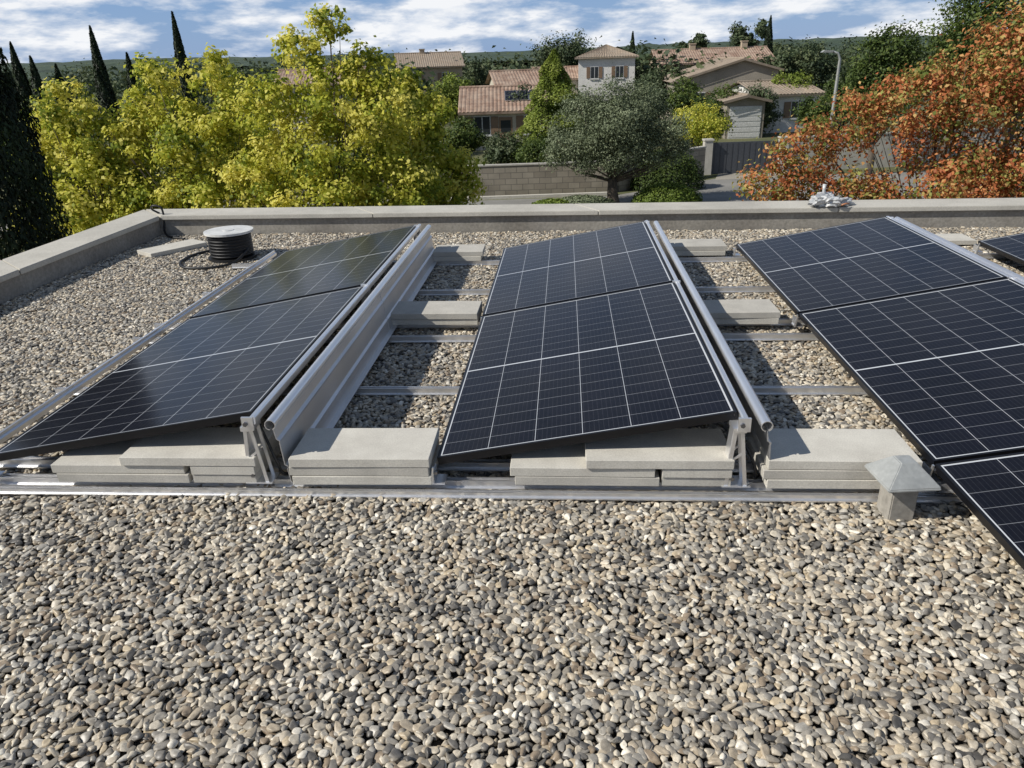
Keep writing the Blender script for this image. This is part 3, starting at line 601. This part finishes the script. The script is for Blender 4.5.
def house(lab,xc,D,w,dp,ze,zr,wm,rm,kind='ridge_x',rot=0,apex=.5,wins=(),chim=(),name='house',door=None,garage=None,group='houses beyond the street',zer=None):
    x,y=S(xc,D); e=empty(name,(x,y,GZ),(0,0,YAW+rot)); tag(e,lab,'house',group)
    he=ze-GZ; hr=zr-GZ; o_=.35; zr_e=he if zer is None else zer-GZ
    b=MB(); 
    if kind=='ridge_y':
        prof=[(0,-.1),(w,-.1),(w,zr_e-.05),(w*apex,hr-.08),(0,he-.05)]
        b.prism(prof,'y',0,dp)
    elif kind=='ridge_x':
        prof=[(0,-.1),(dp,-.1),(dp,he-.05),(dp/2,hr-.08),(0,he-.05)]; b.prism(prof,'x',0,w)
    else: b.box(0,w,0,dp,-.1,he-.13)
    b.obj('wall',wm,e)
    b=MB()
    if kind=='ridge_x':
        k=(hr-he)/(dp/2)*o_
        slope(b,(-o_,-o_,he-k),(w+o_,-o_,he-k),(w+o_,dp/2,hr),(-o_,dp/2,hr)); slope(b,(w+o_,dp+o_,he-k),(-o_,dp+o_,he-k),(-o_,dp/2,hr),(w+o_,dp/2,hr))
        b.tube([(-o_,dp/2,hr+.03),(w+o_,dp/2,hr+.03)],.1,8); b.box(-o_,w+o_,-o_-.02,-o_+.02,he-k-.14,he-k-.005)
    elif kind=='ridge_y':
        kl=(hr-he)/(w*apex)*o_; kr=(hr-zr_e)/(w*(1-apex))*o_
        slope(b,(-o_,dp+o_,he-kl),(-o_,-o_,he-kl),(w*apex,-o_,hr),(w*apex,dp+o_,hr)); slope(b,(w+o_,-o_,zr_e-kr),(w+o_,dp+o_,zr_e-kr),(w*apex,dp+o_,hr),(w*apex,-o_,hr))
        b.tube([(w*apex,-o_,hr+.03),(w*apex,dp+o_,hr+.03)],.1,8)
        for (xa,za,xb,zb) in ((-o_,he-kl,w*apex,hr),(w*apex,hr,w+o_,zr_e-kr)):
            n=len(b.V); b.V+=[(xa,-o_-.03,za-.12),(xb,-o_-.03,zb-.12),(xb,-o_-.03,zb+.05),(xa,-o_-.03,za+.05)]; b.F.append((n,n+1,n+2,n+3)); b.mi.append(0)
    elif kind=='hip':
        A=(-o_,-o_,he); B=(w+o_,-o_,he); C_=(w+o_,dp+o_,he); D_=(-o_,dp+o_,he)
        if w>=dp: R1=(dp/2,dp/2,hr); R2=(w-dp/2,dp/2,hr)
        else: R1=(w/2,w/2,hr); R2=(w/2,dp-w/2,hr)
        if w>=dp: slope(b,A,B,R2,R1); slope(b,C_,D_,R1,R2); slope(b,B,C_,R2,R2); slope(b,D_,A,R1,R1)
        else: slope(b,A,B,R1,R1); slope(b,B,C_,R2,R1); slope(b,C_,D_,R2,R2); slope(b,D_,A,R1,R2)
        b.box(-o_,w+o_,-o_,dp+o_,he-.12,he-.002)
    rf=b.obj('roof',rm,e)
    for (cx,cy,ct) in chim:
        b=MB(); b.box(cx-.3,cx+.3,cy-.3,cy+.3,he,ct-GZ); b.box(cx-.36,cx+.36,cy-.36,cy+.36,ct-GZ+.002,ct-GZ+.1); b.obj('chimney',wm,rf)
    for (wx,wz,ww,wh) in wins:
        b=MB(); b.box(wx-.05,wx+ww+.05,-.04,-.003,wz-.05,wz+wh+.05,0); b.box(wx,wx+ww/2-.03,-.05,-.042,wz,wz+wh,1); b.box(wx+ww/2+.03,wx+ww,-.05,-.042,wz,wz+wh,1)
        b.box(wx-ww*.5-.06,wx-.07,-.06,-.003,wz,wz+wh,2); b.box(wx+ww+.07,wx+ww*1.5+.06,-.06,-.003,wz,wz+wh,2); b.box(wx-.1,wx+ww+.1,-.1,-.003,wz-.13,wz-.055,0)
        b.obj('window',[M_frame,M_pane,M_shut],e)
    if garage:
        gx,gw,gh=garage; b=MB(); b.box(gx,gx+gw,-.03,-.003,0,gh)
        for i in range(6): b.box(gx+.04,gx+gw-.04,-.045,-.032,.08+i*gh/6,gh/6*(i+1)-.03)
        b.obj('garage_door',M_frame,e)
    if door:
        dx,dw,dh=door; b=MB(); b.box(dx,dx+dw,-.05,-.003,0,dh,0); b.box(dx+.12,dx+dw-.12,-.062,-.052,1.1,dh-.2,1); b.obj('door',[M_shut,M_pane],e)
    return e
house('low cream house with terracotta roof and rooftop solar panels',-2.6,52,5.3,6.4,-1.45,-.20,W_cream,T_terra,'ridge_x',.0,wins=((.7,1.0,1.0,1.1),(4,1.0,1.0,1.1)),door=(2.3,.9,2.05))
sl=atan2(1.25,3.2)
for i in range(3):
    e=empty('solar_panel',(0,0,0)); x,y=S(-2.6,52)
    M=Matrix.Translation((x,y,GZ))@Matrix.Rotation(YAW,4,'Z')@Matrix.Translation((2.75+i*.82,.9,2.55+.9*tan(sl)+.12))@Matrix.Rotation(sl,4,'X')@Matrix.Diagonal((.78,.9,1,1))
    e.matrix_world=M; tag(e,'dark solar panel fixed on a terracotta tiled roof','solar panel','solar panels on the terracotta roof')
    b=MB(); b.box(0,1.0,0,1.7,-.03,.0); b.obj('frame',M_alu,e); b=MB(); b.box(.03,.97,.03,1.67,.002,.006); b.obj('glass_sheet',M_glass,e)
house('house with terracotta roof behind other roofs',-.3,64,4.4,7,-.35,.6,W_cream,T_terra,'ridge_x',.12,wins=((1,2.2,.9,.9),))
house('distant ochre house with weathered tan roof',-12.0,95,7.4,8,1.1,2.5,W_ochre,T_tan,'ridge_x',.15,wins=((1.2,3.2,1,1.1),(5,3.2,1,1.1)),chim=((3,4,2.9),))
house('pale two-storey tower house with hipped roof',7.4,78,5.4,5.6,1.45,2.55,W_white,T_tan,'hip',-.1,wins=((1.2,3.6,.7,1.0),(3.6,3.6,.7,1.0)))
house('low wing with terracotta roof beside tower house',3.4,80,4.4,6,-.3,.6,W_cream,T_terra,'ridge_x',0,wins=((1,1.6,.9,.9),))
house('grey rendered house with broad asymmetric gable',14.2,66,8.3,11,-.55,1.0,W_grey,T_tan,'ridge_y',-.08,apex=.66,wins=((5.2,2.0,1.0,.9),(1.6,1.6,.9,.9)),zer=.2)
house('long house with sunlit terracotta roof',16.4,84,11.6,8,.7,1.9,W_ochre,T_terra,'ridge_x',-.05,chim=((4,4,2.4),(9.5,4,2.5)),wins=((2,2.6,1,1),))
house('small garage building with white panelled door',15.3,54,2.6,5,-1.5,-1.2,W_grey,T_tan,'ridge_y',0,garage=(.2,2.2,2.1),name='garage')
house('white rendered house partly hidden by autumn tree',18.5,57,4.4,7,-1.3,-.6,W_white,T_tan,'ridge_x',.1,wins=((2.4,1.0,1,1.1),))
house('distant cream house among trees',-21,75,8,8,.0,1.2,W_cream,T_terra,'ridge_x',.1,wins=((2,2,1,1),))
x,y=S(18.0,43); e=empty('street_lamp',(x,y,GZ),(0,0,YAW)); tag(e,'slim grey street lamp with curved arm','street lamp')
b=MB(); b.tube([(0,0,0),(0,0,3),(0,0,5.0),(-.15,0,5.3),(-.5,0,5.4)],[.11,.09,.07,.06,.05],10); b.obj('pole',M_galv,e,True)
b=MB(); b.prism([(-1.05,5.36),(-.5,5.33),(-.45,5.45),(-.9,5.47)],'y',-.14,.14); o=b.obj('lamp_head',M_galv,e)

# ---------------- light, world, camera ----------------
az=Vector((-.93,-.36)).normalized(); EL=radians(40)
sd=Vector((az.x*cos(EL),az.y*cos(EL),sin(EL)))
sun=bpy.data.lights.new('sun','SUN'); sun.energy=5.0; sun.angle=radians(.53); sun.color=(1,.955,.875)
so=bpy.data.objects.new('sun',sun); col.objects.link(so); so.rotation_euler=sd.to_track_quat('Z','Y').to_euler()
w=bpy.data.worlds.new('World'); sc.world=w; w.use_nodes=True; nt=w.node_tree; bgn=nt.nodes['Background']
sky=nt.nodes.new('ShaderNodeTexSky'); sky.sky_type='NISHITA'; sky.sun_disc=False; sky.sun_elevation=EL; sky.sun_rotation=atan2(sd.x,sd.y); sky.air_density=1.0; sky.dust_density=.4; sky.ozone_density=1.5
tc=nt.nodes.new('ShaderNodeTexCoord'); sp_=nt.nodes.new('ShaderNodeSeparateXYZ'); nt.links.new(tc.outputs['Generated'],sp_.inputs[0])
cb=nt.nodes.new('ShaderNodeCombineXYZ'); nt.links.new(math_(nt,'MULTIPLY',sp_.outputs[0],4.2),cb.inputs[0]); nt.links.new(math_(nt,'MULTIPLY',sp_.outputs[1],4.2),cb.inputs[1]); nt.links.new(math_(nt,'MULTIPLY',sp_.outputs[2],15),cb.inputs[2])
cn=noise(nt,2.0,9,cb.outputs[0],.58)
cf=ramp(nt,cn,[(.42,(0,0,0)),(.60,(1,1,1))])
cf=math_(nt,'MULTIPLY',cf,ramp(nt,sp_.outputs[2],[(.15,(.94,.94,.94)),(.5,(.4,.4,.4))]))
blue=mixc(nt,.7,sky.outputs[0],(2.5,4.6,8.8))
cn2=noise(nt,4.0,6,cb.outputs[0],.6)
cc=ramp(nt,cn2,[(.35,(.66,.73,.84)),(.58,(1,1,1))])
cc=mixc(nt,1.0,cc,(12.0,12.1,12.3),'MULTIPLY')
skyc=mixc(nt,cf,blue,cc)
skyc=mixc(nt,1.0,skyc,ramp(nt,sp_.outputs[2],[(0,(1,1,1)),(.12,(.93,.93,.93)),(.5,(.44,.44,.44))]),'MULTIPLY')
nt.links.new(skyc,bgn.inputs[0]); bgn.inputs[1].default_value=.082

cam=bpy.data.cameras.new('camera'); co=bpy.data.objects.new('camera',cam); col.objects.link(co); sc.camera=co
cam.sensor_width=36; cam.lens=745/1024*36; cam.clip_end=6000; cam.clip_start=.05
p,rl,yw=radians(23.55),radians(-1.88),YAW
F=Vector((-sin(yw)*cos(p),cos(yw)*cos(p),-sin(p))); R0=Vector((cos(yw),sin(yw),0)); U0=R0.cross(F)
Rt=R0*cos(rl)+U0*sin(rl); U=-R0*sin(rl)+U0*cos(rl)
co.matrix_world=Matrix(((Rt.x,U.x,-F.x,0),(Rt.y,U.y,-F.y,0),(Rt.z,U.z,-F.z,H),(0,0,0,1)))
sc.view_settings.view_transform='Standard'; sc.view_settings.look='None'; sc.view_settings.exposure=0
